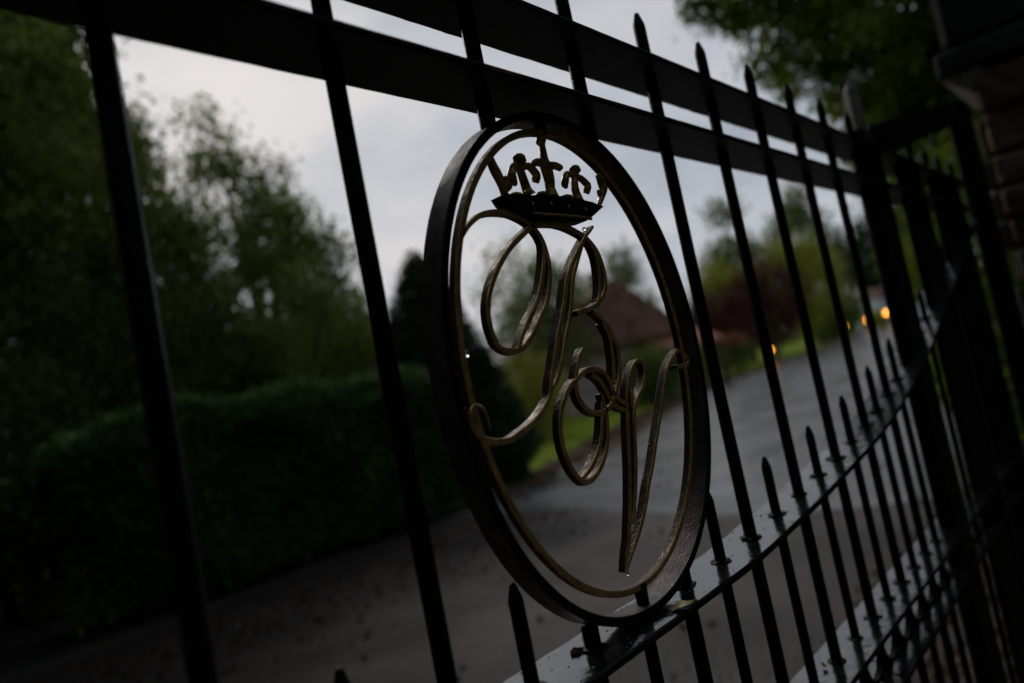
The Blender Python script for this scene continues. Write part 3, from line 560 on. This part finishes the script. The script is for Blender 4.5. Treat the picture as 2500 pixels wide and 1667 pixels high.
# garden in front of the house
x, y = P(58.2, 25); tree('flowering_hedge', 'dark green low hedge with pink blossom before the house', 'hedge', x, y, [(-1.0, -.2, .75, .9, .5, .75), (.4, .2, .8, .9, .5, .8), (1.5, .6, .7, .8, .5, .7)], M_LV_MID, 110, 11000, .08, .15, .05, 53, None, 5, k=1.19)
x, y = P(57.6, 24.5); o = tree('pink_rose_bush', 'small bush of pink blossom and yellow green leaves at the hedge top', 'bush', x, y, [(0, 0, 1.15, .9, .3, .28)], M_LV_YEL, 40, 3000, .07, .12, .03, 54, None, 4, k=1.19)
leafcloud('blossom', blobs_points([(.4, -.1, 1.45, .3, .25, .14)], 12, 3), .06, 300, .09, M_PINK, o, 5)
x, y = P(64.2, 39); o = tree('red_flower_bush', 'low bush covered in orange red flowers at the lawn edge', 'bush', x, y, [(0, 0, .55, .75, .5, .5)], M_LV_MID, 40, 3500, .07, .12, .03, 55, None, 4, k=1.81)
leafcloud('blossom', blobs_points([(0, -.3, 1.65, .9, .5, .25)], 24, 3), .12, 1200, .15, M_RED, o, 6)
x, y = P(61, 32); tree('dark_shrub', 'rounded dark shrub on the lawn between hedge and red flowers', 'shrub', x, y, [(0, 0, .6, .9, .6, .65)], M_LV_MID, 50, 4500, .08, .14, .04, 56, None, 4, k=1.56)
x, y = P(48.2, 17); tree('light_shrub', 'green garden shrub behind the conifer at the left end of the lawn', 'shrub', x, y, [(0, 0, 1.0, 1.2, .8, 1.0), (.9, .8, .8, .9, .7, .8)], M_LV_YEL, 70, 6500, .09, .18, .05, 57, None, 5)
x, y = P(48.6, 21); tree('light_shrub', 'darker garden shrub against the pink wall', 'shrub', x, y, [(0, 0, .8, .8, .6, .8)], M_LV_MID, 50, 4500, .09, .16, .05, 58, None, 5)
# overhanging tree at the right
x, y = P(84.5, 9.5); t = tree('overhanging_tree', 'green leafy tree overhanging the right end of the gate', 'tree', x, y, [(0, .3, 5.3, 1.6, 1.3, 2.0), (0, -1.4, 5.6, 2.2, 1.4, 2.2), (0, 1.35, 5.4, 1.0, .75, 1.1), (-.2, .9, 4.0, 1.0, .8, .65), (-.3, 1.75, 5.6, .8, .6, .7), (-.4, 2.3, 5.55, .6, .45, .42), (-.5, 2.8, 5.7, .4, .28, .2), (-.3, 2.1, 4.75, .6, .34, .3), (-.3, 1.7, 4.3, .6, .35, .3), (-.2, -.2, 3.2, 1.0, .8, .7), (-.2, .8, 3.3, .8, .8, .5)], M_LV_NEAR, 520, 80000, .09, .115, .17, 61, None, 44, shell=.3)
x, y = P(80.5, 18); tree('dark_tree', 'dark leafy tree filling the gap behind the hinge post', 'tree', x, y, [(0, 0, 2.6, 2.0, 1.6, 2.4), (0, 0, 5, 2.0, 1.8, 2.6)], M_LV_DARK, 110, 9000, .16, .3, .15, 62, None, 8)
x, y = P(80.7, 8.2); tree('laurel_shrub', 'green shrub on the verge seen through the slits beside the hinge post', 'shrub', x, y, [(0, 0, .75, .75, .75, .8), (.1, 0, 1.9, .6, .6, 1.1)], M_LV_NEAR, 70, 7000, .08, .15, .05, 64, None, 5)
x, y = P(85.5, 5.2); tree('laurel_shrub', 'dark shrub hidden in shade behind the stone pillar', 'shrub', x, y, [(0, -.2, .8, .7, .5, .8)], M_LV_DARK, 40, 4000, .08, .15, .05, 65, None, 5)
# bank of fallen leaves behind the right end of the gate
rg = np.random.default_rng(12)
Q = np.stack([rg.uniform(1.5, 9, 260), rg.uniform(.9, 5.5, 260), np.full(260, .012)], 1)
Q = np.concatenate([Q, np.stack([rg.uniform(2.6, 6.5, 1500), rg.uniform(.5, 1.3, 1500) , rg.uniform(.01, .05, 1500)], 1)])
o = leafcloud('fallen_leaves', Q, .006, 1700, .05, M_LITTER, None, 13); tag(o, 'brown fallen leaves scattered over the wet drive', 'fallen leaves', kind='stuff')
Q = np.stack([rg.uniform(-3, 5.4, 2600), 5.0 + np.abs(rg.normal(0, 1, 2600)) * -.6 + rg.uniform(0, .9, 2600), np.full(2600, .02)], 1)
o = leafcloud('leaf_litter', Q, .006, 1500, .045, M_LEAFMIX, None, 15); tag(o, 'dull brown fallen leaves at the foot of the hedge', 'leaf litter', kind='stuff')
Q = np.stack([rg.uniform(6, 60, 7000), np.zeros(7000), np.full(7000, .03)], 1); Q[:, 1] = np.interp(Q[:, 0], [p[0] for p in EDGE], [p[1] for p in EDGE]) + rg.normal(-.25, .3, 7000)
o = leafcloud('leaf_litter', Q, .01, 7000, .07, M_LITTER, None, 14); tag(o, 'rusty leaf litter along the grassy road edge', 'leaf litter', kind='stuff')

# ------------------------------------------------------------------ house
x, y = P(55.8, 29); hs = thing('bungalow', (x, y, 0), 'low bungalow with a brown tiled roof and pink walls', 'house', rz=math.radians(-34))
MB().box(-4.7, 2.0, -1.6, 3.0, 0, 2.3).build('wall', M_PINKWALL, hs)
mb = MB()
def roof(x0, x1, y0, y1, ze, zr, th=.12):
    ym = -.35
    v = [(x0, y0, ze), (ym, y0 + .5, zr), (x1, y0, ze), (x0, y1, ze), (ym, y1 - .5, zr), (x1, y1, ze)]
    vs = v + [(a, b, c - th) for a, b, c in v]
    return vs, [(0, 1, 4, 3), (1, 2, 5, 4), (0, 2, 1), (3, 4, 5), (6, 9, 10, 7), (7, 10, 11, 8), (6, 7, 8), (9, 11, 10), (0, 3, 9, 6), (2, 8, 11, 5), (0, 6, 8, 2), (3, 5, 11, 9)]
vs, fs = roof(-5.0, 2.2, -2.1, 3.4, 2.35, 4.8); mb.add(vs, fs); rf = mb.build('roof', M_TILE, hs)
MB().box(-.3, .3, .6, 1.1, 4.5, 5.5).build('chimney', M_TILE, rf)
mb = MB(); mb.add([(.2, -3.2, 1.75), (2.9, -3.2, 1.75), (2.9, -1.5, 2.32), (.2, -1.5, 2.32), (.2, -3.2, 1.65), (2.9, -3.2, 1.65), (2.9, -1.5, 2.22), (.2, -1.5, 2.22)], [(0, 1, 2, 3), (4, 7, 6, 5), (0, 4, 5, 1), (1, 5, 6, 2), (2, 6, 7, 3), (3, 7, 4, 0)])
mb.build('porch_roof', M_PORCH, hs)
MB().box(-5.05, 2.25, -2.16, -2.102, 2.22, 2.32).build('gutter', M_WOOD, hs)
for px in (.35, 2.7): MB().box(px - .06, px + .06, -3.1, -2.98, 0, 1.7).build('porch_post', M_WOOD, hs)
MB().box(-.3, .5, -1.66, -1.603, .05, 2.0).build('door', M_DARKWIN, hs)
w1 = MB().box(.9, 1.8, -1.64, -1.603, .9, 1.9).build('window', M_DARKWIN, hs)
MB().box(.84, 1.86, -1.68, -1.645, .82, .9).build('sill', M_WHITE, w1)

# ------------------------------------------------------------------ lamps along the drive, parked van
def lamp(az, d, h, label, gs=1.):
    x, y = P(az, d); t = thing('path_lamp', (x, y, 0), label, 'lamp', 'amber path lamps beside the drive')
    mb = MB(); mb.tube([(0, 0, 0), (0, 0, .06), (0, 0, .061), (0, 0, h - .13 * gs)], [.07, .07, .03, .022], 10).build('post', M_BLACK, t, True)
    MB().ball((0, 0, h), .14 * gs, u=14, vv=9).build('globe', M_LAMP, t, True)
    MB().tube([(0, 0, h + .13 * gs), (0, 0, h + .19 * gs)], [.07, .01], 10).build('lid', M_BLACK, t, True)
lamp(75.03, 115, 1.25 + .0070 * 115, 'farthest amber lamp below the white cottage', 2.); lamp(73.68, 95, 1.25 + .0035 * 95, 'amber lamp second from the white cottage, half hidden by a bar', 1.7)
lamp(72.17, 75, 1.25 - .0003 * 75, 'amber lamp third from the white cottage, a thin sliver past a bar', 1.4); lamp(66.87, 45, 1.25 - .0103 * 45, 'nearest amber lamp, by the red flower bush')
lamp(69.6, 54, 1.25 - .004 * 54, 'dim amber lamp right of the nearest one, almost hidden', .5)
x, y = P(74.75, 136); ct = thing('cottage', (x, y, 0), 'small white cottage gable where the drive ends', 'house', rz=math.radians(-15))
MB().box(-1.8, 1.8, -1, 4, 0, 4.9).build('wall', M_WHITE, ct)
mb = MB(); mb.add([(-2.2, -1.3, 4.8), (0, -1.3, 6.4), (2.2, -1.3, 4.8), (-2.2, 4.3, 4.8), (0, 4.3, 6.4), (2.2, 4.3, 4.8)], [(0, 1, 4, 3), (1, 2, 5, 4), (0, 2, 1), (3, 4, 5), (0, 3, 5, 2)]).build('roof', M_TILE, ct)
MB().box(-.9, .1, -1.05, -1.005, 1., 2.2).build('window', M_DARKWIN, ct)
x, y = P(74.2, 128); tree('dark_shrub', 'low dark shrubs under the white cottage at the end of the drive', 'shrub', x, y, [(-2, 0, 1.2, 2.6, 1.2, 1.1), (2., 0, 1.3, 2.6, 1.2, 1.2)], M_LV_YEL, 60, 5000, .25, .4, .08, 63, None, 4)

# dark trees round the near side of the drive, left of and behind the camera
proto = None
for i, (az, d, sc) in enumerate([(-8, 10, 1.), (-33, 9.5, 1.1), (-58, 9, 1.), (-85, 8.5, 1.15), (-112, 9.5, 1.05), (-140, 9, 1.2), (-168, 8.5, 1.1), (165, 9, 1.2), (142, 10, 1.1), (119, 9.5, 1.1), (99, 12, 1.1)]):
    x, y = P(az, d)
    lab = ['left beyond the hedge end', 'left of the gate, second from the hedge', 'left of the gate, third from the hedge', 'directly left along the gate line', 'behind on the left', 'far behind on the left', 'behind, left of the middle', 'behind, right of the middle', 'behind on the right', 'to the right past the pillar', 'right of the pillar, nearest the overhanging tree'][i]
    if proto is None:
        proto = tree('dark_shade_tree', 'tall dark shade tree ' + lab, 'tree', x, y, [(0, 0, 5.4, 2.9, 2.9, 4.0), (0, 0, 2.2, 2.8, 2.8, 2.1)], M_LV_DARK, 150, 16000, .24, .42, .22, 71, 'shade trees round the drive')
    else:
        o = proto.copy(); C.objects.link(o); o.location = (x, y, 0); o.rotation_euler = (0, 0, i * 1.3); o.scale = (sc, sc, sc); o['label'] = 'tall dark shade tree ' + lab
        for ch in list(proto.children):
            c = ch.copy(); C.objects.link(c); c.parent = o

tree('added_shade_tree', 'added spreading tree out of view whose canopy shades the near end of the drive, left of the gate', 'tree', -3.4, 3.6, [(0, 0, 8.2, 3.2, 3.4, 1.9), (2.6, .4, 8.0, 2.8, 3.0, 1.5), (4.4, -.6, 8.4, 2.0, 2.4, 1.2), (1.0, -2.6, 8.0, 2.6, 2.2, 1.5)], M_LV_DARK, 260, 30000, .26, .34, .3, 91, None, 30)  # unseen tree added to shade the near ground and the gate
